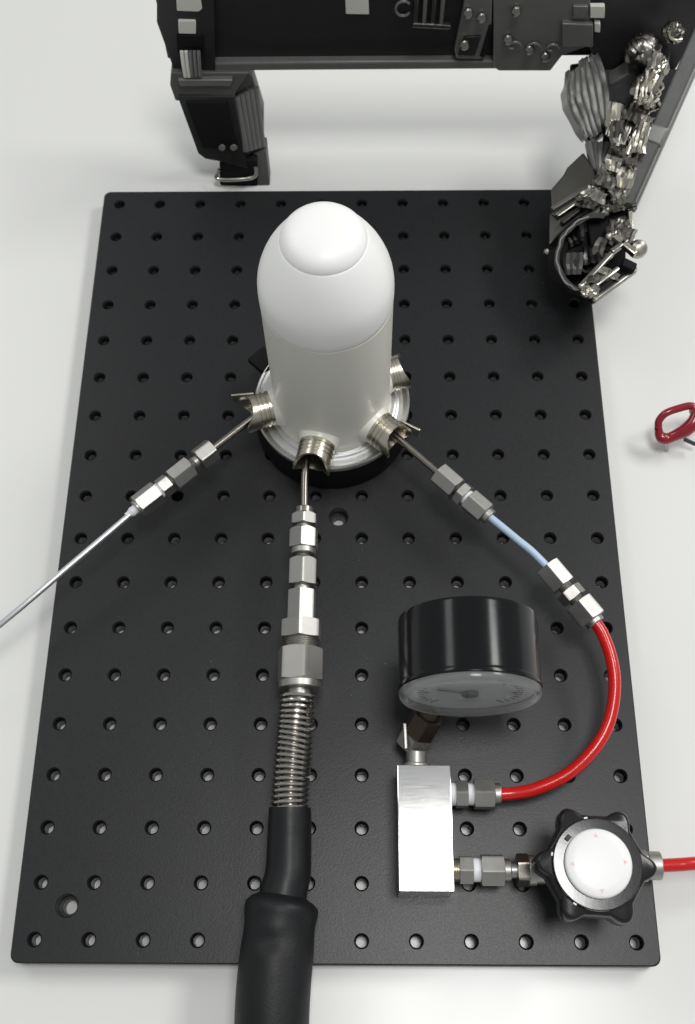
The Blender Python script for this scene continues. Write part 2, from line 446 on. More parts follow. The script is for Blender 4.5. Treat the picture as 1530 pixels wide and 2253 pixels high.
# --- heavy line out of the front port
pF0 = Vector((-0.01653, -0.01193, 0.04300)); pF1 = Vector((-0.01709, -0.10491, 0.03850))
ff = thing('fitting_stack', 'stack of large steel hex fittings in line below the canister, feeding the spring hose', 'fitting', 'steel tube fittings')
M = axis(pF0, pF1)
one('tube', sweep(smooth_path([(-0.01582, 0.02049, 0.04300), (-0.01674, 0.00864, 0.04300), pF0, pF0.lerp(pF1, 0.1)], 4), 0.0019, 20), 'steel_dark', ff)
fit(ff, M, [('nut_skirt', 'cyl', -3.0*mm, 1.0*mm, .0050, 'steel_dark'),
            ('hex_nut', 'hex', 0.6*mm, 6.6*mm, .0122, 'steel', 1.6, .6, 0), ('neck', 'cyl', 6*mm, 10*mm, .0040, 'steel'),
            ('hex_nut', 'hex', 8.6*mm, 19.0*mm, .0132, 'steel', 1.6, .3, 6), ('collar_ring', 'cyl', 18.8*mm, 22.2*mm, .0062, 'steel'),
            ('neck', 'thread', 22*mm, 26*mm, .0036, 'steel'),
            ('hex_nut', 'hex', 24.6*mm, 38.6*mm, .0134, 'steel', 1.8, .5, -3), ('neck', 'cyl', 38.4*mm, 41.6*mm, .0042, 'steel'),
            ('hex_coupling', 'hex', 41.2*mm, 57.0*mm, .0128, 'steel', .4, .2, 5), ('hex_flange', 'hex', 56.6*mm, 65.6*mm, .0182, 'steel', .5, .5, 2),
            ('neck', 'thread', 65.4*mm, 71.0*mm, .0080, 'steel'),
            ('hex_nut', 'hex', 70.6*mm, 86.6*mm, .0200, 'steel', .6, .6, -14), ('end_ring', 'cyl', 86.4*mm, 90.2*mm, .0102, 'steel'),
            ('tail', 'cyl', 90*mm, 97*mm, .0056, 'steel')])

hs = thing('spring_hose', 'thick black hose with a bare steel spring guard running off the bottom edge', 'hose')
spine = smooth_path([(-0.01773, -0.10535, 0.03850), (-0.01839, -0.11464, 0.03800), (-0.01936, -0.13043, 0.03650), (-0.02028, -0.14694, 0.03500), (-0.02044, -0.15908, 0.03380), (-0.02043, -0.17094, 0.03200), (-0.02075, -0.18468, 0.03080),
                     (-0.02293, -0.19534, 0.03020), (-0.02449, -0.21152, 0.02980), (-0.02566, -0.23183, 0.02920), (-0.02623, -0.24799, 0.02750), (-0.02712, -0.27592, 0.02350), (-0.02817, -0.30609, 0.02050)], 14)
def along(P):
    d = [0.0]
    for a, b in zip(P, P[1:]): d.append(d[-1] + (b - a).length)
    return d
SD = along(spine)
def spine_at(s):
    for i in range(len(SD) - 1):
        if SD[i + 1] >= s:
            k = (s - SD[i]) / (SD[i + 1] - SD[i] + 1e-9); return spine[i].lerp(spine[i + 1], k)
    return spine[-1]
Ls = 0.0535; turns = 21; cp = []
for k in range(turns * 28 + 1):
    s = Ls * k / (turns * 28); a = 2 * math.pi * k / 28
    c = spine_at(s); tdir = (spine_at(s + .002) - spine_at(max(0, s - .002))).normalized()
    x = Vector((0, 0, 1)).cross(tdir).normalized(); y = tdir.cross(x)
    u = s / Ls; tilt = 0.0016 * math.exp(-((u - 0.42) / 0.22) ** 2)
    cp.append(c + (x * math.cos(a) + y * math.sin(a)) * 0.0080 + tdir * tilt * math.cos(a))
one('spring_guard', sweep(cp, 0.00085, 8), 'spring_steel', hs)
one('inner_tube', sweep([spine_at(s * 0.001) for s in range(0, 60, 3)], 0.0048, 20), 'steel_dark', hs)
slp = [spine_at(0.0515 + 0.0016 * k) for k in range(30)]
sl = lathe
def jit1(u, a): return 1 + 0.018 * noise.noise(Vector((u * 3, math.cos(a) * 1.2, math.sin(a) * 1.2)))
v1, f1 = sweep(slp, lambda u: 0.0097 + 0.0012 * u, 36, False, jit1)
v2, f2 = sweep(slp, lambda u: 0.0087 + 0.0008 * u, 36, False)
m = MB().add((v1, f1)).add((v2, f2))
n1 = len(v1)
m.f += [(i, (i + 1) % 36, n1 + (i + 1) % 36, n1 + i) for i in range(36)]
m.obj('sleeve', 'shrink_tube', hs)
hp = [spine_at(0.0895 + 0.0022 * k) for k in range(int((SD[-1] - 0.0905) / 0.0022))]
def hrad(u):
    s = u * 0.0022 * len(hp)
    k = min(1, s / 0.0050)
    r = 0.0098 + 0.0064 * math.sin(k * math.pi / 2) ** 0.9 + 0.0006 * math.exp(-((s - 0.0065) / 0.003) ** 2)
    return r - 0.0004 * math.exp(-((s - 0.016) / 0.005) ** 2)
def jit2(u, a):
    s = u * 0.0022 * len(hp)
    q = 0.035 * noise.noise(Vector((s * 28, math.cos(a) * 1.3, math.sin(a) * 1.3 + 4)))
    # pressed-in dent on the upper side near the shoulder
    da = math.atan2(math.sin(a - 1.75), math.cos(a - 1.75))
    q -= 0.085 * math.exp(-((s - 0.021) / 0.0030) ** 2 - (da / 0.42) ** 2)
    q += 0.045 * math.exp(-((s - 0.0145) / 0.0022) ** 2 - (da / 0.40) ** 2)
    return 1 + q * min(1, s / 0.004)
one('hose', sweep(hp, hrad, 56, True, jit2), 'rubber', hs, angle=70)

# --- gas line out of the right port
pR0 = Vector((0.03058, 0.03245, 0.04300)); pR1 = Vector((0.07769, -0.01453, 0.04300))
rf = thing('tube_union', 'steel tube and small union between the right port and the pale blue tube', 'fitting', 'steel tube fittings')
one('tube', sweep([pR0 - (pR1 - pR0).normalized() * 0.012, pR0.lerp(pR1, 0.52)], 0.0019, 20), 'steel_dark', rf)
M = axis(pR0, pR1)
fit(rf, M, [('hex_nut', 'hex', 30.5*mm, 43.6*mm, .0112, 'steel', .4, .8, 14), ('neck', 'thread', 43.4*mm, 52*mm, .0036, 'steel_dark'),
            ('union_body', 'hex', 45.4*mm, 49.8*mm, .0112, 'steel', .4, .4, 30), ('seal', 'cyl', 49.7*mm, 52.2*mm, .0042, 'seal_tape'),
            ('hex_nut', 'hex', 51.6*mm, 63.4*mm, .0112, 'steel', .6, .8, 10), ('end_ring', 'cyl', 63.3*mm, 66.4*mm, .0043, 'steel')])
pS0 = Vector((0.10346, -0.03923, 0.04300)); pS1 = Vector((0.12588, -0.06929, 0.04100))
one_t = sweep(smooth_path([pR0.lerp(pR1, 0.93), (0.08205, -0.01839, 0.04320), (0.09064, -0.02676, 0.04360), (0.09751, -0.03307, 0.04340), pS0.lerp(pS1, 0.12)], 8), 0.0019, 20)
pt = one('plastic_tube', one_t, 'ptfe_tube')
tag(pt, 'short pale blue translucent tube joining two steel unions', 'tube')
sf = thing('tube_union', 'steel union between the pale blue tube and the red hose', 'fitting', 'steel tube fittings')
M = axis(pS0, pS1)
fit(sf, M, [('hex_nut', 'hex', 1.6*mm, 14.4*mm, .0122, 'steel', .6, .5, 17), ('neck', 'thread', 14*mm, 26*mm, .0035, 'steel'),
            ('union_body', 'hex', 17.2*mm, 22.6*mm, .0116, 'steel', .4, .4, 44), ('hex_nut', 'hex', 25.0*mm, 36.0*mm, .0136, 'steel', .5, .6, 14),
            ('end_ring', 'cyl', 35.8*mm, 38.4*mm, .0048, 'steel')])
rh = one('red_hose', sweep(smooth_path([pS0 + (pS1 - pS0).normalized() * 0.034, (0.12883, -0.07420, 0.04050), (0.13242, -0.08710, 0.03950), (0.13291, -0.10119, 0.03800), (0.12903, -0.11710, 0.03600), (0.12107, -0.12954, 0.03400),
                                        (0.10886, -0.14016, 0.03100), (0.09398, -0.14665, 0.02850), (0.08350, -0.14847, 0.02680), (0.07609, -0.14886, 0.02650)], 10), 0.0030, 24), 'red_hose')
tag(rh, 'glossy red hose looping from the upper union down to the metal block', 'hose', 'red hoses')

# ------------------------------------------------------------------ metal block with its fittings
bk = thing('manifold_block', 'brushed aluminium manifold block lying on the board beside the pressure gauge', 'manifold')
bk.location = (0.0413, -0.1657, TOP)
one('block', box(0.0246, 0.0556, 0.0268, 0.0004), 'brushed', bk, Matrix.Translation((0, 0, 0.0136)))
FZ = 0.0265
def local(M): return Matrix.Translation(-Vector((0.0413, -0.1657, TOP))) @ M
Ma = local(axis((0.0536, -0.1489, FZ), (0.0836, -0.1489, FZ)))
fit(bk, Ma, [('seal', 'cyl', 0, 3.2*mm, .0052, 'seal_tape'), ('hex_nut', 'hex', 2.9*mm, 8.6*mm, .0118, 'steel', .4, .4, 0), ('seal', 'cyl', 8.4*mm, 11.6*mm, .0050, 'seal_tape'),
             ('hex_nut', 'hex', 11.4*mm, 21.0*mm, .0128, 'steel', .5, .9, 0), ('end_ring', 'cyl', 20.8*mm, 24.0*mm, .0052, 'steel')])
Mb = local(axis((0.0536, -0.1828, FZ), (0.0836, -0.1828, FZ)))
fit(bk, Mb, [('neck', 'thread', 0, 3.6*mm, .0054, 'nickel'), ('hex_nut', 'hex', 3.4*mm, 9.6*mm, .0118, 'steel', .4, .4, 10), ('seal', 'cyl', 9.4*mm, 13.2*mm, .0052, 'seal_tape'),
             ('hex_nut', 'hex', 13.0*mm, 23.6*mm, .0130, 'steel', .9, .5, 13), ('end_ring', 'cyl', 23.4*mm, 26.8*mm, .0050, 'steel')])
# elbow at the rear of the block that carries the gauge
E0 = Vector((0.0383, -0.1380, FZ)); E1 = Vector((0.0388, -0.1215, FZ + .0015)); G1 = Vector((0.0520, -0.1020, 0.0500))
Me = local(axis(E0, E1))
fit(bk, Me, [('neck', 'thread', 0, 3*mm, .0058, 'steel'), ('collar_ring', 'cyl', 1.4*mm, 3.4*mm, .0068, 'steel'), ('neck', 'cyl', 3*mm, 9*mm, .0050, 'steel')])
Mh = local(axis(E1 - (G1 - E1).normalized() * 0.006, G1))
fit(bk, Mh, [('elbow_hex', 'hex', 0, 7.5*mm, .0146, 'steel', .4, .4, 10)])
lv = Vector((0.0413, -0.1657, TOP))
one('elbow_lug', bar(Vector((.0334, -.1285, FZ + .002)) - lv, Vector((.0330, -.1165, FZ + .004)) - lv, .0018, .010), 'steel', bk)

# ------------------------------------------------------------------ pressure gauge
ga = thing('pressure_gauge', 'round black pressure gauge on edge, glass dial towards the bottom of the picture', 'gauge')
GC = Vector((0.0605, -0.1144, 0.075)); ga.location = (GC.x, GC.y, TOP)
Mg = Matrix.Translation(Vector((0, 0, GC.z - TOP))) @ Matrix.Rotation(R(-90), 4, 'X')   # local z -> +y (towards the back)
one('case', lathe([(0, .0050), (.0300, .0050), (.0300, .0022), (.0303, .0018), (.0312, .0016), (.0318, .0020), (.0319, .0030), (.0316, .0040), (.0314, .0048), (.0314, .0335), (.0311, .0347), (.0302, .0353), (0, .0355)], 128), 'black_gloss', ga, Mg, angle=40)
one('dial', lathe([(0, .0012), (.0284, .0012), (.0284, .0024), (.0299, .0024), (.0299, .0049), (0, .0049)], 96), 'dial', ga, Mg)
tk = MB()
for k in range(31):
    a = R(-225 + 270 * k / 30); r0 = .0185 if k % 5 == 0 else .0205
    wv = .0009 if k % 5 == 0 else .0004
    c = Vector((math.cos(a) * (r0 + .0235) / 2, math.sin(a) * (r0 + .0235) / 2, .00105))
    tk.add(box(.0235 - r0, wv, .0003, 0), Matrix.Translation(c) @ Matrix.Rotation(a, 4, 'Z'))
tk.obj('scale_marks', 'dial_print', ga).matrix_basis = Mg
pn = MB().add(lathe([(0, -.0004), (.0038, -.0004), (.0040, .0011), (0, .0011)], 24))
pn.add(box(.0190, .0013, .0005, 0.0001), Matrix.Rotation(R(205), 4, 'Z') @ Matrix.Translation((.0070, 0, .0003)))
pn.obj('pointer', 'dial_print', ga).matrix_basis = Mg
one('glass', lathe([(0, -.0026), (.0200, -.0025), (.0285, -.0022), (.0285, -.0008), (.0200, -.0009), (0, -.0010)], 128), 'clear_lens', ga, Mg, angle=60)
one('glass_rim', lathe([(.0286, .0010), (.0286, -.0022), (.0292, -.0025), (.0302, -.0022), (.0311, -.0012), (.0314, .0000), (.0314, .0014), (.0300, .0014), (.0286, .0010)], 128), 'lens_rim', ga, Mg, angle=60)
go = Vector((GC.x, GC.y, TOP))
Ms = Matrix.Translation(-go) @ axis(E1, G1)
fit(ga, Ms, [('stem_hex', 'hex', 1.0*mm, 13.0*mm, .0136, 'bronze', .5, 1, 20), ('stem', 'cyl', 12.5*mm, 36*mm, .0056, 'bronze')])
one('stem_socket', lathe(rounded(.0078, .022, .040, .001), 32), 'bronze', ga, Ms)

# ------------------------------------------------------------------ valve
va = thing('needle_valve', 'regulator valve with lobed black knob and white cap by the board corner', 'valve')
VX, VY = 0.1122, -0.1845
va.location = (VX, VY, TOP)
def vz(z): return z - TOP
one('valve_body', lathe([(r, vz(z)) for r, z in [(0, .0130), (.0125, .0130), (.0130, .0136), (.0130, .0345), (.0120, .0355), (.0085, .0360), (.0085, .0420), (.0110, .0425), (.0110, .0490), (0, .0490)]], 48), 'steel', va)
Mv = Matrix.Translation(-Vector((VX, VY, TOP)))
fit(va, Mv @ axis((0.0800, -0.1828, FZ), (0.10, -0.1828, FZ)), [('inlet_neck', 'cyl', 0, 3.5*mm, .0036, 'steel'), ('inlet_hex', 'hex', 3.0*mm, 8.4*mm, .0128, 'steel_dark', .4, .4, 40), ('inlet_flange', 'cyl', 8.2*mm, 12.0*mm, .0068, 'steel'), ('inlet_pipe', 'cyl', 11.5*mm, 24*mm, .0060, 'steel')])
fit(va, Mv @ axis((0.1230, -0.1806, FZ), (0.15, -0.1806, FZ)), [('outlet_pipe', 'cyl', 0, 12*mm, .0055, 'steel'), ('outlet_nut', 'hex', 10*mm, 19.6*mm, .0124, 'steel', .5, 1, 30), ('outlet_ring', 'cyl', 19.4*mm, 25.5*mm, .0063, 'steel')])
# lobed handwheel: six fingers
def lobed(z, scale, n=180):
    out = []
    for i in range(n):
        th = 2 * math.pi * i / n
        a = math.cos(6 * (th - R(-3)))
        k = max(0.0, a) ** 1.05
        out.append(((.0214 + .0047 * k - .0008 * max(0, -a)) * scale * math.cos(th), (.0214 + .0047 * k - .0008 * max(0, -a)) * scale * math.sin(th), vz(z)))
    return out
secs = [(.0475, .93), (.0480, .965), (.0490, .99), (.0505, 1.0), (.0600, 1.0), (.0616, .985), (.0626, .955), (.0630, .91)]
v = []; f = []
for z, s in secs: v += lobed(z, s)
for k in range(len(secs) - 1):
    for i in range(180):
        j = (i + 1) % 180; f.append((k * 180 + i, k * 180 + j, (k + 1) * 180 + j, (k + 1) * 180 + i))
f.append(tuple(range(179, -1, -1))); f.append(tuple((len(secs) - 1) * 180 + i for i in range(180)))
kn = one('knob', (v, f), 'black_plastic', va, angle=50)
one('knob_ring', lathe([(r, vz(z)) for r, z in [(0, .0605), (.0190, .0605), (.0190, .0648), (.0188, .0654), (.0184, .0657), (.0182, .0657), (0, .0657)]], 96), 'ring_gloss', kn, angle=20)
one('index_mark', box(.0020, .0026, .0008, .0001), 'dial_print', kn, Matrix.Translation((-.0118, .0105, vz(.0661))) @ Matrix.Rotation(R(-42), 4, 'Z'))
cp_ = one('knob_cap', lathe([(r, vz(z)) for r, z in [(0, .0658), (.0141, .0658), (.0142, .0668), (.0139, .0676), (.0130, .0681), (.0100, .0685), (.0050, .0688), (0, .0689)]], 96), 'white_plastic', va, angle=60)
for k in range(4):
    a = R(90 * k + 92); c = Vector((math.cos(a) * .0112, math.sin(a) * .0112, vz(.06845)))
    tri = slab([(-.0008, -.0011, 0), (-.0008, .0011, 0), (.0009, 0, 0)], (0, 0, -.0004), 0)
    one('arrow_mark', tri, 'pale_print', cp_, Matrix.Translation(c) @ Matrix.Rotation(a, 4, 'Z'))
for k in range(5):
    a = R(100 + 34 * k); 
    one('ring_notch', box(.0012, .0016, .0008, .0002), 'white_plastic', kn, Matrix.Translation((math.cos(a) * .0190, math.sin(a) * .0190, vz(.0646))) @ Matrix.Rotation(a, 4, 'Z')) if k in (0, 2, 4) else None
r2 = one('red_hose', sweep(smooth_path([(0.1465, -0.1806, FZ), (0.15599, -0.18013, 0.02650), (0.16439, -0.17947, 0.02620), (0.18872, -0.17687, 0.02200), (0.22729, -0.16728, 0.01200), (0.27640, -0.15123, 0.00450)], 8), 0.0030, 24), 'red_hose')
tag(r2, 'red hose leaving the knobbed valve over the right edge', 'hose', 'red hoses')

# ------------------------------------------------------------------ black instrument frame behind the board
fr = thing('instrument_frame', 'black instrument frame straddling the back of the board, with a foil-wrapped arm', 'frame')
def fp(name, vf, m, parent=fr, **k): return one(name, vf, m, parent, **k)
# cross panel with its lower rail
fp('cross_panel', boxat((0.030, 0.271, 0.1080), (0.262, 0.012, 0.062), 0, .001).__dict__ and (lambda b: (b.v, b.f))(boxat((0.030, 0.271, 0.1080), (0.262, 0.012, 0.062), 0, .001)), 'black_satin')
b_ = boxat((0.008, 0.2665, 0.0751), (0.170, 0.0125, 0.0062), 0, .0012); rail = b_.obj('lower_rail', 'grey_rib', fr)  # lighter grey than the panel paints the highlight line along its edge
# left bracket; added pale slabs stand in for openings showing the table
fp('left_bracket', slab([(-0.09763, 0.26200, 0.13209), (-0.10226, 0.26200, 0.10531), (-0.09666, 0.26200, 0.06411), (-0.09551, 0.25800, 0.05562), (-0.07504, 0.25800, 0.05545), (-0.06703, 0.26200, 0.13180)], (0, .016, 0), .0008), 'black_satin')
def patch(px, dz): pass
for quad in ([(-0.08833, 0.26000, 0.12324), (-0.08939, 0.26000, 0.11490), (-0.07718, 0.26000, 0.11418), (-0.07518, 0.26000, 0.11597), (-0.07520, 0.26000, 0.12311)], [(-0.08963, 0.26000, 0.10850), (-0.09077, 0.26000, 0.09947), (-0.08080, 0.26000, 0.09907), (-0.07975, 0.26000, 0.10841)]):
    fp('pale_patch', slab(quad, (0, .004, 0), .0006), 'ivory')
fp('pale_patch', slab([(0.00368, 0.26350, 0.11939), (0.00376, 0.26350, 0.10886), (0.01691, 0.26350, 0.10843), (0.01637, 0.26350, 0.11927)], (0, .004, 0), .0006), 'ivory')  # pale slab in place of a slot through to the white table
fp('cable_block', slab([(-0.09215, 0.25950, 0.09867), (-0.09354, 0.25950, 0.08643), (-0.07785, 0.25950, 0.08628), (-0.07622, 0.25950, 0.09852)], (0, .004, 0), .0005), 'black_flat')
for i in range(5):
    a = Vector((-0.09021, 0.25700, 0.09001)) + Vector((.0024 * i, 0, 0)); b = Vector((-0.09049, 0.25500, 0.07321)) + Vector((.0022 * i, 0, 0))
    fp('lead', sweep([a, a.lerp(b, .5) + Vector((0, -.0008, 0)), b], .0011, 10), 'ivory' if i < 2 else 'grey_rib')
# left leg
fp('leg_collar', slab([(-0.09879, 0.25600, 0.07506), (-0.10065, 0.25500, 0.06639), (-0.09887, 0.25300, 0.05631), (-0.06470, 0.25300, 0.05530), (-0.06177, 0.25400, 0.06282), (-0.05344, 0.25800, 0.07274)], (0, .020, 0), .0008), 'grey_moulding')
fp('collar_band', slab([(-0.09484, 0.25350, 0.07195), (-0.09441, 0.25300, 0.06759), (-0.06445, 0.25300, 0.06733), (-0.06293, 0.25350, 0.07167)], (0, .004, 0), .0005), 'grey_rib')
fp('leg_housing', slab([(-0.09700, 0.25200, 0.06086), (-0.08927, 0.24300, 0.02287), (-0.08528, 0.24250, 0.01860), (-0.07581, 0.24200, 0.01666), (-0.05934, 0.24000, 0.01225), (-0.06299, 0.25200, 0.06057)], (0, .018, 0), .0008), 'black_satin')
fp('housing_cover', slab([(-0.09235, 0.24950, 0.05832), (-0.08570, 0.24250, 0.02811), (-0.06399, 0.24200, 0.02612), (-0.06801, 0.24950, 0.05811)], (0, .004, 0), .0006), 'black_flat')
fp('rib_block', slab([(-0.06478, 0.25800, 0.05679), (-0.06061, 0.24600, 0.01657), (-0.04973, 0.25200, 0.01276), (-0.04811, 0.26200, 0.03651), (-0.05294, 0.26800, 0.05970), (-0.05560, 0.26800, 0.06322)], (0, .010, 0), .0008), 'grey_moulding')
for i in range(5):
    t0 = i / 4
    a = Vector((-0.06245, 0.25550, 0.05709)).lerp(Vector((-0.05156, 0.26500, 0.05552)), t0); b = Vector((-0.05951, 0.24400, 0.02391)).lerp(Vector((-0.04964, 0.25100, 0.02024)), t0)
    fp('rib', sweep([a, a.lerp(b, .33) , a.lerp(b, .66), b], .0016, 10, flat=1.3), 'grey_rib')
fp('leg_post', slab([(-0.05599, 0.24800, 0.01796), (-0.05435, 0.23720, -0.00043), (-0.04602, 0.23680, -0.00173), (-0.04731, 0.24800, 0.01949)], (0, .012, 0), .0008), 'grey_moulding')
ftb = slab([(-0.07677, 0.24150, 0.01560), (-0.07805, 0.23720, 0.00061), (-0.05387, 0.23680, -0.00167), (-0.05296, 0.24250, 0.01753)], (0, .014, 0), .001); foot = fp('foot', ftb, 'black_flat')
fa = Vector((-0.07878, 0.23620, 0.00844)); fb = Vector((-0.05511, 0.23620, 0.00991)); fc = Vector((-0.05390, 0.23950, 0.01520))
one('foot_band', sweep(smooth_path([Vector((-0.07717, 0.23900, 0.01350)), fa, fa.lerp(fb, .5) + Vector((0, -.0012, -.0005)), fb, fc], 8), .0013, 10), 'foil', foot)
for u, v_ in ((0, 0), (1, 0)):
    c = Vector((-0.07272, 0.24000, 0.03225)) if u == 0 else Vector((-0.06576, 0.24000, 0.03219))
    fp('bolt', lathe(rounded(.0022, 0, .003, .0005), 16), 'foil_dark', M=axis(c, c + Vector((0, -.01, .006))))

# boards and boxes on the right half of the cross panel
fp('side_plate', slab([(0.08311, 0.25950, 0.13243), (0.08932, 0.25950, 0.07412), (0.09279, 0.25950, 0.07138), (0.12306, 0.25950, 0.07111), (0.12809, 0.25950, 0.08244), (0.14294, 0.25950, 0.08948), (0.13501, 0.25950, 0.13193)], (0, .005, 0), .0008), 'grey_rib')
fp('slot_plate', slab([(0.06982, 0.26000, 0.12928), (0.06572, 0.26000, 0.08583), (0.06743, 0.26000, 0.08054), (0.08140, 0.26000, 0.07975), (0.08507, 0.26000, 0.10472), (0.08324, 0.26000, 0.12916)], (0, .004, 0), .0007), 'grey_rib')
fp('slot', slab([(0.08379, 0.25920, 0.10451), (0.08058, 0.25920, 0.08249), (0.08326, 0.25920, 0.08181), (0.08566, 0.25920, 0.10356)], (0, .002, 0), .0002), 'black_flat')
fp('slot_plate', slab([(0.07049, 0.25850, 0.09681), (0.06790, 0.25850, 0.08392), (0.07787, 0.25850, 0.08317), (0.08015, 0.25850, 0.09735)], (0, .002, 0), .0006), 'black_satin')
fp('connector', slab([(0.12367, 0.25600, 0.10790), (0.12624, 0.25600, 0.09219), (0.14382, 0.25600, 0.09139), (0.14085, 0.25600, 0.10712)], (0, .004, 0), .0006), 'grey_rib')
fp('pale_patch', slab([(0.14162, 0.25700, 0.10746), (0.14280, 0.25700, 0.10126), (0.14596, 0.25700, 0.10061), (0.14500, 0.25700, 0.10681)], (0, .003, 0), .0004), 'ivory')
for x0 in (1262, 1300):
    fp('chip', slab([tuple(Vector((0.12806, 0.25750, 0.11801)) + Vector(((x0 - 1262) * .000245, 0, 0))), tuple(Vector((0.12941, 0.25750, 0.11018)) + Vector(((x0 - 1262) * .000245, 0, 0))), tuple(Vector((0.13741, 0.25750, 0.11011)) + Vector(((x0 - 1262) * .000245, 0, 0))), tuple(Vector((0.13597, 0.25750, 0.11793)) + Vector(((x0 - 1262) * .000245, 0, 0)))], (0, .003, 0), .0004), 'ivory' if x0 > 1290 else 'grey_rib')
for i in range(4):
    a = Vector((0.04271, 0.26200, 0.12498)) + Vector((.0048 * i, 0, 0)); b = Vector((0.04261, 0.26200, 0.10397)) + Vector((.0048 * i, 0, 0))
    fp('heat_fin', bar(a, b, .0022, .004, .0005, (0, 1, 0)), 'grey_rib' if i % 2 else 'foil_dark')
fp('fin_rail', bar((0.04102, 0.26050, 0.10469), (0.06242, 0.26050, 0.10325), .0030, .003, .0006), 'foil_dark')
rgp = [Vector((0.03570, 0.26250, 0.11337)) + Vector((math.cos(R(a)) * .0042, 0, math.sin(R(a)) * .0048)) for a in range(40, 330, 15)]
fp('wire_loop', sweep(rgp, .0008, 8), 'grey_rib')
for px in ((0.07111, 0.25850, 0.11349), (0.07889, 0.25850, 0.11039), (0.09513, 0.25800, 0.09576), (0.10812, 0.25800, 0.08859), (0.11796, 0.25800, 0.08327), (0.09734, 0.25800, 0.11488), (0.07074, 0.25700, 0.09307)):
    c = Vector(px); fp('screw', lathe([(0, 0), (.0028, 0), (.0028, .0012), (.0020, .0020), (0, .0022)], 14), 'foil_dark', M=axis(c, c + Vector((.002, -.01, .004))))
for k in range(3):
    base = Vector((0.09884, 0.25850, 0.09080)) + Vector((.011 * k, 0, -.001 * k))
    P = [base + Vector((math.cos(a * .5) * (.0045 - .0003 * a), -.0005, math.sin(a * .5) * (.0040 - .0003 * a))) for a in range(0, 11)]
    fp('wire_loop', sweep(smooth_path(P, 3), .0007, 8), 'grey_rib')

# upper right housing
fp('arm_housing', slab([(0.13464, 0.26200, 0.12986), (0.14278, 0.26200, 0.08590), (0.15433, 0.25600, 0.06939), (0.16292, 0.25000, 0.05057), (0.18193, 0.25200, 0.06266), (0.19571, 0.25800, 0.07391), (0.20381, 0.26600, 0.09580), (0.21002, 0.27200, 0.12084)], (0, .014, .002), .001), 'black_satin')
fp('arm_block', slab([(0.15572, 0.24600, 0.07358), (0.16081, 0.24400, 0.05808), (0.17161, 0.24450, 0.06490), (0.17312, 0.24650, 0.07768), (0.16527, 0.24750, 0.08081)], (0, .010, 0), .0008), 'grey_rib')
# long side bar
sa = Vector((0.16052, 0.17016, 0.06000)); sb = Vector((0.19949, 0.24783, 0.11200))
sd = (sb - sa).normalized()
fp('side_bar', bar(sa, sb + sd * .03, .0085, .010, .0012), 'grey_moulding')
fp('side_bar_edge', bar(sa + Vector((.0052, .0005, -.001)), sb + sd * .03 + Vector((.0052, .0005, -.001)), .0032, .0085, .001), 'grey_rib')
fp('bar_sleeve', bar(sa.lerp(sb, .34), sa.lerp(sb, .44), .0100, .0112, .0012), 'grey_rib')

# ribbed bellows of the arm, each fold a part
for i in range(7):
    t0 = i / 6; ja, jb = random.uniform(-.10, .06), random.uniform(-.08, .10)
    a = Vector((0.13116, 0.24901, 0.07800)).lerp(Vector((0.14811, 0.25873, 0.08100)), t0); b = Vector((0.13956, 0.20735, 0.06700)).lerp(Vector((0.15238, 0.21557, 0.07100)), t0)
    c = Vector((0.12955, 0.23084, 0.07300)).lerp(Vector((0.15225, 0.23835, 0.07700)), t0)
    a = a + (c - a) * ja * 2; b = b + (b - c) * jb * 2
    fp('bellows_fold', sweep(smooth_path([a, c, b], 9), lambda u: .0016 + .0007 * math.sin(u * math.pi), 4, flat=1.9,
       jit=lambda u, q, i=i: 1 + .55 * noise.noise(Vector((u * 6, i * 2.3, .5)))), 'grey_fin', angle=18)
fp('bellows_core', slab([(0.13517, 0.26630, 0.07000), (0.13196, 0.24023, 0.06600), (0.14370, 0.21658, 0.06000), (0.15420, 0.22419, 0.06200), (0.15535, 0.24679, 0.06800), (0.15168, 0.26762, 0.07200)], (.002, .004, -.010), .001), 'black_satin')
for i in range(5):
    t0 = i / 4
    a = Vector((0.14194, 0.20894, 0.06600)).lerp(Vector((0.15572, 0.20629, 0.06800)), t0); b = Vector((0.14550, 0.19391, 0.06200)).lerp(Vector((0.14952, 0.18730, 0.06200)), t0)
    fp('bellows_fold', sweep([a, a.lerp(b, .5) + Vector((-.001, 0, .001)), b], .0022, 10, flat=1.4), 'grey_moulding' if i % 2 else 'grey_rib')
fp('elbow_cover', slab([(0.11965, 0.18315, 0.05800), (0.11930, 0.16672, 0.05600), (0.12207, 0.16520, 0.05550), (0.14626, 0.18298, 0.06100), (0.14421, 0.19302, 0.06300), (0.13834, 0.20294, 0.06600), (0.12940, 0.19625, 0.06100), (0.12717, 0.19186, 0.06000)], (.004, .006, -.012), .001), 'olive_plate')
for k in range(3):
    a = Vector((0.11931, 0.16910, 0.05700)).lerp(Vector((0.12453, 0.16072, 0.05550)), k / 2); b = Vector((0.14722, 0.18557, 0.06250)).lerp(Vector((0.15272, 0.18162, 0.06250)), k / 2)
    fp('cover_edge', bar(a, b, .0030, .004, .0008), ('grey_moulding', 'foil_dark', 'black_satin')[k])

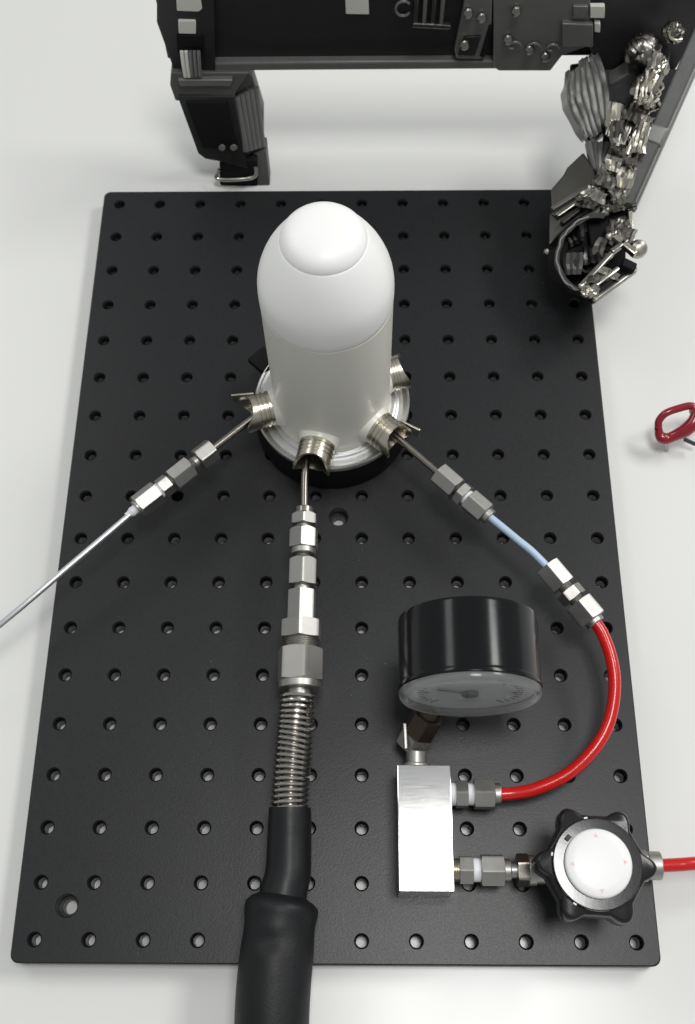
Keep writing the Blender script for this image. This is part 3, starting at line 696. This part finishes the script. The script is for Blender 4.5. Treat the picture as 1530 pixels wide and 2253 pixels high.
# dark spine behind the foil
fp('arm_spine', slab([(0.15231, 0.25832, 0.07400), (0.15202, 0.21764, 0.06600), (0.14268, 0.18825, 0.05800), (0.14192, 0.17289, 0.05500), (0.16344, 0.17288, 0.05600), (0.17298, 0.19588, 0.06400), (0.19597, 0.25157, 0.08000)], (.001, .004, -.010), .001), 'black_satin')
fp('cable_trunk', sweep(smooth_path([(0.18293, 0.25937, 0.08600), (0.17351, 0.23129, 0.07800), (0.16327, 0.20848, 0.07200), (0.15690, 0.18763, 0.06600), (0.15345, 0.17257, 0.06100)], 8), .0062, 14, jit=lambda u, q: 1 + .22 * noise.noise(Vector((u * 9, math.cos(q), math.sin(q))))), 'black_satin')
# crumpled foil along the arm
def crumple(c, rad, seed, m, rot=0.0, amp=.62, name='foil_wrap'):
    bm = bmesh.new(); bmesh.ops.create_icosphere(bm, subdivisions=4, radius=1.0)
    o = Vector((seed * 3.1, seed * 1.7, seed * .9))
    for q in bm.verts:
        d = q.co.normalized()
        n1 = noise.voronoi(d * 0.85 + o)[0]
        fold = abs(((d.x * .9 + d.z * .5 + .35 * noise.noise(d * 1.3 + o)) * 3.2) % 1.0 - .5)
        s = 0.78 + amp * .6 * (n1[1] - n1[0]) + .26 * fold + .05 * noise.noise(d * 3 + o)
        q.co = Vector((d.x * rad[0], d.y * rad[1], d.z * rad[2])) * s
    Mx = Matrix.Translation(c) @ Matrix.Rotation(rot, 4, 'Z')
    r = [tuple(Mx @ x.co) for x in bm.verts], [tuple(q.index for q in fc.verts) for fc in bm.faces]
    bm.free()
    return one(name, r, m, fr, angle=22)
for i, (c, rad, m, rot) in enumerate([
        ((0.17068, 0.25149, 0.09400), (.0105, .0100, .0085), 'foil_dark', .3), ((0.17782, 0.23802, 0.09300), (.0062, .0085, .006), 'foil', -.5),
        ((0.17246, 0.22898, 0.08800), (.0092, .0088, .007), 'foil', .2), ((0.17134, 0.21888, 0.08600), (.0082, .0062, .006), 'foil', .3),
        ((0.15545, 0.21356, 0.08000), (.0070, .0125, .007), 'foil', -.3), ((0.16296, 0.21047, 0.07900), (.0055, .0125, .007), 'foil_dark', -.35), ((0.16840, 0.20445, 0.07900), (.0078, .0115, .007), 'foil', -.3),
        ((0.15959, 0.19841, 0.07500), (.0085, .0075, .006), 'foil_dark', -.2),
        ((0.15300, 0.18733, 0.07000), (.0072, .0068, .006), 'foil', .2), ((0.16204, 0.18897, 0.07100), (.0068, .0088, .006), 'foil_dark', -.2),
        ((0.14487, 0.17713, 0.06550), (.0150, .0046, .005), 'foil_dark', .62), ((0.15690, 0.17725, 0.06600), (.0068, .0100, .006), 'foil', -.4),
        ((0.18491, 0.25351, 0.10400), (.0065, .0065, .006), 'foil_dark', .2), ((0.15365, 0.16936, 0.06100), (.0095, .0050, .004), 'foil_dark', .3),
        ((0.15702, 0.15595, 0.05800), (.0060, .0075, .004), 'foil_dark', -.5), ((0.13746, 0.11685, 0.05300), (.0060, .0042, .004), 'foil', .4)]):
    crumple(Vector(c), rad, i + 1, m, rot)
# creased strips give the parallel glints of folded foil
for i, (a, b, wd, m) in enumerate([((0.16531, 0.22775, 0.09450), (0.16305, 0.21495, 0.09200), (0.17415, 0.22632, 0.09450), 'foil'), ((0.14951, 0.21174, 0.08600), (0.14730, 0.19754, 0.08300), (0.15792, 0.21566, 0.08600), 'foil'),
                                   ((0.16283, 0.20354, 0.08550), (0.15930, 0.19060, 0.08200), (0.17109, 0.20151, 0.08550), 'foil'), ((0.16017, 0.21298, 0.08600), (0.15252, 0.19259, 0.08200), (0.16348, 0.21096, 0.08600), 'foil_dark')]):
    a = Vector(a); b = Vector(b); sdv = Vector(wd) - a
    for k in range(6):
        p = a + sdv * (k / 5) + (b - a) * random.uniform(-.08, .08); q = b + sdv * (k / 5) + (b - a) * random.uniform(-.12, .08)
        fp('foil_fold', sweep(smooth_path([p, p.lerp(q, .5) + Vector((.0012 * math.sin(k * 2 + i), 0, .0014)), q], 5), random.uniform(.0007, .0012), 8), m)
def pleat(c, wdt, lng, n, seed, m):
    rnd = random.Random(seed)
    v = []; f = []; cols = 2 * n + 1; rows = 5
    for side in (0, 1):
        for r in range(rows):
            for k in range(cols):
                x = (k / (cols - 1) - .5) * wdt * (1 + .15 * math.sin(r + seed)); y = (r / (rows - 1) - .5) * lng
                z = (.0011 if k % 2 else 0) + .0016 * noise.noise(Vector((k * .35, r * .6, seed))) - (.0005 if side else 0)
                v.append((x + .0009 * noise.noise(Vector((r * .9, seed, 3))), y + .0008 * noise.noise(Vector((k * .8, seed, 7))), z))
    N = rows * cols
    for r in range(rows - 1):
        for k in range(cols - 1):
            a = r * cols + k
            f.append((a, a + 1, a + cols + 1, a + cols)); f.append((N + a, N + a + cols, N + a + cols + 1, N + a + 1))
    for k in range(cols - 1):
        f.append((k, N + k, N + k + 1, k + 1)); a = (rows - 1) * cols + k; f.append((a, a + 1, N + a + 1, N + a))
    for r in range(rows - 1):
        a = r * cols; f.append((a, a + cols, N + a + cols, N + a)); a += cols - 1; f.append((a, N + a, N + a + cols, a + cols))
    Mx = Matrix.Translation(c) @ Matrix.Rotation(rnd.uniform(-.7, .3), 4, 'Z') @ Matrix.Rotation(rnd.uniform(-.1, .7), 4, 'X') @ Matrix.Rotation(rnd.uniform(-.5, .5), 4, 'Y')
    fp('foil_strip', (v, f), m, M=Mx, angle=18)
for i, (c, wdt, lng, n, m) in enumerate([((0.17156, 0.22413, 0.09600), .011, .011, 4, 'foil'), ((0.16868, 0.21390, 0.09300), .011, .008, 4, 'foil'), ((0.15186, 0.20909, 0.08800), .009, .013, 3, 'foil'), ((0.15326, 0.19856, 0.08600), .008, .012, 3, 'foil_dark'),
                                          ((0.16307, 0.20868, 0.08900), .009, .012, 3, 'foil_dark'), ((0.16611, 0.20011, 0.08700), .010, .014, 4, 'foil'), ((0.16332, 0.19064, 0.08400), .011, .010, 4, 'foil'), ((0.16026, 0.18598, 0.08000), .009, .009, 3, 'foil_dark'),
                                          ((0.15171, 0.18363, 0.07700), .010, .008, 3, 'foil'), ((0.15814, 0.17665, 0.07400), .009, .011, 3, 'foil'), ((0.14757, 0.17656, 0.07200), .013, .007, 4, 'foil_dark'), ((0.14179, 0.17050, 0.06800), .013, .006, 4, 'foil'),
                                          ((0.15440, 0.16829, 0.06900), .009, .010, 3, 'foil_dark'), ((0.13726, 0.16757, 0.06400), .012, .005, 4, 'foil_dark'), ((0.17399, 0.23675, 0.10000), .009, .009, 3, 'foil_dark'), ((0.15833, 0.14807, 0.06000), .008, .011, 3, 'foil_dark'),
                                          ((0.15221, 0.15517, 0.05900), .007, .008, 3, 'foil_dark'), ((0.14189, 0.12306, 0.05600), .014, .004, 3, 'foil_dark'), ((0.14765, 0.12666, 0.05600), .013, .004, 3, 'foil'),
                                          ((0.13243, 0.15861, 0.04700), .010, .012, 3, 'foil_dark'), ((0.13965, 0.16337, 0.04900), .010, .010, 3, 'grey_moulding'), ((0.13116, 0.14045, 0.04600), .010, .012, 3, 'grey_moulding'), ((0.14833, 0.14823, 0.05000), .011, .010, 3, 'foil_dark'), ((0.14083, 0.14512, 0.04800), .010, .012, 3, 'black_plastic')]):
    pleat(Vector(c), wdt, lng, n, i + 3, m)
rg2 = [Vector((0.18581, 0.24851, 0.10600)) + Vector((math.cos(R(a)) * .0040, math.sin(R(a)) * .0046, .001)) for a in range(20, 320, 15)]
fp('wire_loop', sweep(rg2, .0009, 8), 'nickel')

# open socket at the end of the arm
k0 = Vector((0.14194, 0.14326, 0.05200)); kz = Vector((0.02, -0.52, 0.85)).normalized()
kx = (Vector((0.16300, 0.16632, 0.05500)) - Vector((0.12375, 0.12515, 0.05000))).normalized(); kx = (kx - kz * kx.dot(kz)).normalized(); ky = kz.cross(kx)
Mk = Matrix((kx, ky, kz)).transposed().to_4x4(); Mk.translation = k0
def arc_shell(a0, a1, r0, r1, z0, z1, n=40, sx=1.0, sy=1.0):
    v = []; f = []
    for i in range(n + 1):
        a = R(a0 + (a1 - a0) * i / n); c, s = math.cos(a) * sx, math.sin(a) * sy
        w_ = 1 + .06 * noise.noise(Vector((i * .35, 2.2, 0)))
        for r, z in ((r0, z0), (r1, z0), (r1 * w_, z1), (r0 * w_, z1)): v.append((r * c, r * s, z))
    for i in range(n):
        b = i * 4
        for k in range(4): f.append((b + k, b + (k + 1) % 4, b + 4 + (k + 1) % 4, b + 4 + k))
    f.append((0, 1, 2, 3)); f.append((n * 4 + 3, n * 4 + 2, n * 4 + 1, n * 4))
    return v, f
fp('socket', arc_shell(35, 290, .0192, .0220, -.022, .000, 48, 1.06, .92), 'black_satin', M=Mk)
fp('socket_rim', arc_shell(60, 250, .0205, .0214, .0001, .0009, 48, 1.06, .92), 'grey_rib', M=Mk)
fp('socket_liner', arc_shell(150, 285, .0095, .0108, -.016, -.003, 30, 1.06, .92), 'black_plastic', M=Mk)
fp('socket_floor', lathe([(0, -.019), (.0212, -.019), (.0212, -.014), (.0150, -.0125), (0, -.0120)], 40), 'black_flat', M=Mk)
fp('socket_wall', slab([(0.11839, 0.16862, 0.05450), (0.11750, 0.14997, 0.05000), (0.12196, 0.15508, 0.05150), (0.13096, 0.16277, 0.05450), (0.14598, 0.17118, 0.05700), (0.14750, 0.18319, 0.06000)], (.006, .008, -.014), .001), 'olive_plate')
fp('socket_back', slab([(0.13870, 0.16724, 0.05600), (0.14087, 0.14984, 0.05000), (0.15346, 0.14350, 0.05000), (0.16322, 0.15444, 0.05200), (0.16276, 0.17075, 0.05700)], (.002, .004, -.010), .001), 'black_flat')
fp('socket_insert', slab([(-.010, -.012, -.006), (.004, -.014, -.005), (.006, .004, -.006), (-.006, .006, -.008)], (0, 0, -.006), .001), 'black_flat', M=Mk)
for a, b, w_, h_, m_ in (((0.13145, 0.11795, 0.05400), (0.15063, 0.13933, 0.05700), .0030, .004, 'foil_dark'), ((0.13648, 0.11685, 0.05300), (0.15339, 0.12967, 0.05600), .0026, .003, 'foil'),
                         ((0.13769, 0.11301, 0.05000), (0.16302, 0.13264, 0.05200), .0042, .006, 'black_plastic'), ((0.13937, 0.11169, 0.05100), (0.16359, 0.13065, 0.05300), .0022, .004, 'foil_dark'),
                         ((0.15489, 0.13195, 0.05700), (0.16199, 0.12916, 0.05500), .0055, .006, 'black_flat')):
    fp('clamp_bar', bar(a, b, w_, h_, .0008), m_)
fp('clamp_bar', bar((0.14960, 0.13856, 0.05800), (0.16242, 0.14965, 0.05800), .0030, .004, .0008), 'foil_dark')
fp('clamp_bar', bar((0.15190, 0.14971, 0.05800), (0.16315, 0.13726, 0.05800), .0035, .004, .0008), 'foil')
for i, (c, r, m) in enumerate([((0.16544, 0.14328, 0.05500), .0052, 'foil'), ((0.11593, 0.14558, 0.05000), .0017, 'foil'), ((0.14784, 0.16450, 0.06000), .0026, 'foil'), ((0.14884, 0.14813, 0.06000), .0022, 'foil'),
                               ((0.15875, 0.16762, 0.06000), .0016, 'foil'), ((0.16443, 0.16630, 0.06000), .0013, 'foil_dark'), ((0.13229, 0.11842, 0.05500), .0020, 'foil'), ((0.13677, 0.11445, 0.05300), .0022, 'foil'), ((0.15494, 0.15434, 0.06000), .0024, 'foil_dark'), ((0.13992, 0.11228, 0.05100), .0018, 'foil')]):
    c = Vector(c); fp('rivet', lathe([(0, -r), (r * .8, -r * .9), (r, -r * .3), (r, r * .3), (r * .8, r * .75), (r * .4, r), (0, r * 1.05)], 18), m, M=axis(c, c + Vector((.3 * math.sin(i), -.5, .8))))
one_h = bar((0.16213, 0.16855, 0.06000), (0.16223, 0.14345, 0.05600), .0026, .003, .0006); fp('hinge_strut', one_h, 'foil')
fp('hinge_pin', bar((0.16035, 0.16549, 0.06100), (0.16609, 0.16737, 0.06100), .0020, .002, .0005), 'black_plastic')

# ------------------------------------------------------------------ red looped handle at the right edge
gl = thing('hand_tool', 'dark red loop handle of a hand tool at the right edge', 'tool')
LP = [(0.17598, 0.05190, 0.01600), (0.17611, 0.05509, 0.01900), (0.17942, 0.05795, 0.02200), (0.18588, 0.06022, 0.02300), (0.19304, 0.06192, 0.02300), (0.19575, 0.05963, 0.02200), (0.19463, 0.05420, 0.02000), (0.19128, 0.05075, 0.01700), (0.18584, 0.04870, 0.01400), (0.18071, 0.04752, 0.01200), (0.17738, 0.04898, 0.01300)]
lp = smooth_path(LP + LP[:1], 8)
def lr(u):
    return .0021 + .0018 * math.exp(-((u - .62) / .14) ** 2) + .0012 * math.exp(-((u - .86) / .08) ** 2)
one('handle_loop', sweep(lp, lr, 16, False), 'red_frame', gl, angle=60)
one('handle_shank', sweep(smooth_path([(0.19453, 0.05762, 0.02100), (0.20343, 0.06334, 0.02200), (0.22002, 0.07083, 0.02000), (0.24852, 0.07962, 0.01400)], 8), lambda u: .0034 - .0006 * u, 16), 'red_frame', gl)
lq = smooth_path([Vector(p) + Vector((.040, -.012, -.006 if k < 6 else -.003)) for k, p in enumerate(LP + LP[:1])], 8)
one('handle_loop', sweep(lq, lr, 16, False), 'red_frame', gl, angle=60)
one('handle_shank', sweep(smooth_path([lq[40], Vector((0.22528, 0.06386, 0.01600)), Vector((0.24999, 0.08023, 0.01000))], 8), .0030, 16), 'red_frame', gl)
one('blade', bar((0.24436, 0.07906, 0.01100), (0.32554, 0.11056, 0.00300), .009, .002, .0004), 'steel', gl)
one('spring_clip', bar((0.19134, 0.04829, 0.01000), (0.19845, 0.04646, 0.00700), .0020, .0016, .0004), 'dial_print', gl)
one('stop_pin', sweep([Vector((0.17975, 0.04781, 0.01200)), Vector((0.18375, 0.04612, 0.00120))], .0011, 10), 'steel', gl)

# ------------------------------------------------------------------ render settings
S.render.engine = 'CYCLES'
S.render.resolution_x = 695; S.render.resolution_y = 1024
S.cycles.max_bounces = 10; S.cycles.transmission_bounces = 8
S.cycles.sample_clamp_indirect = 6.0
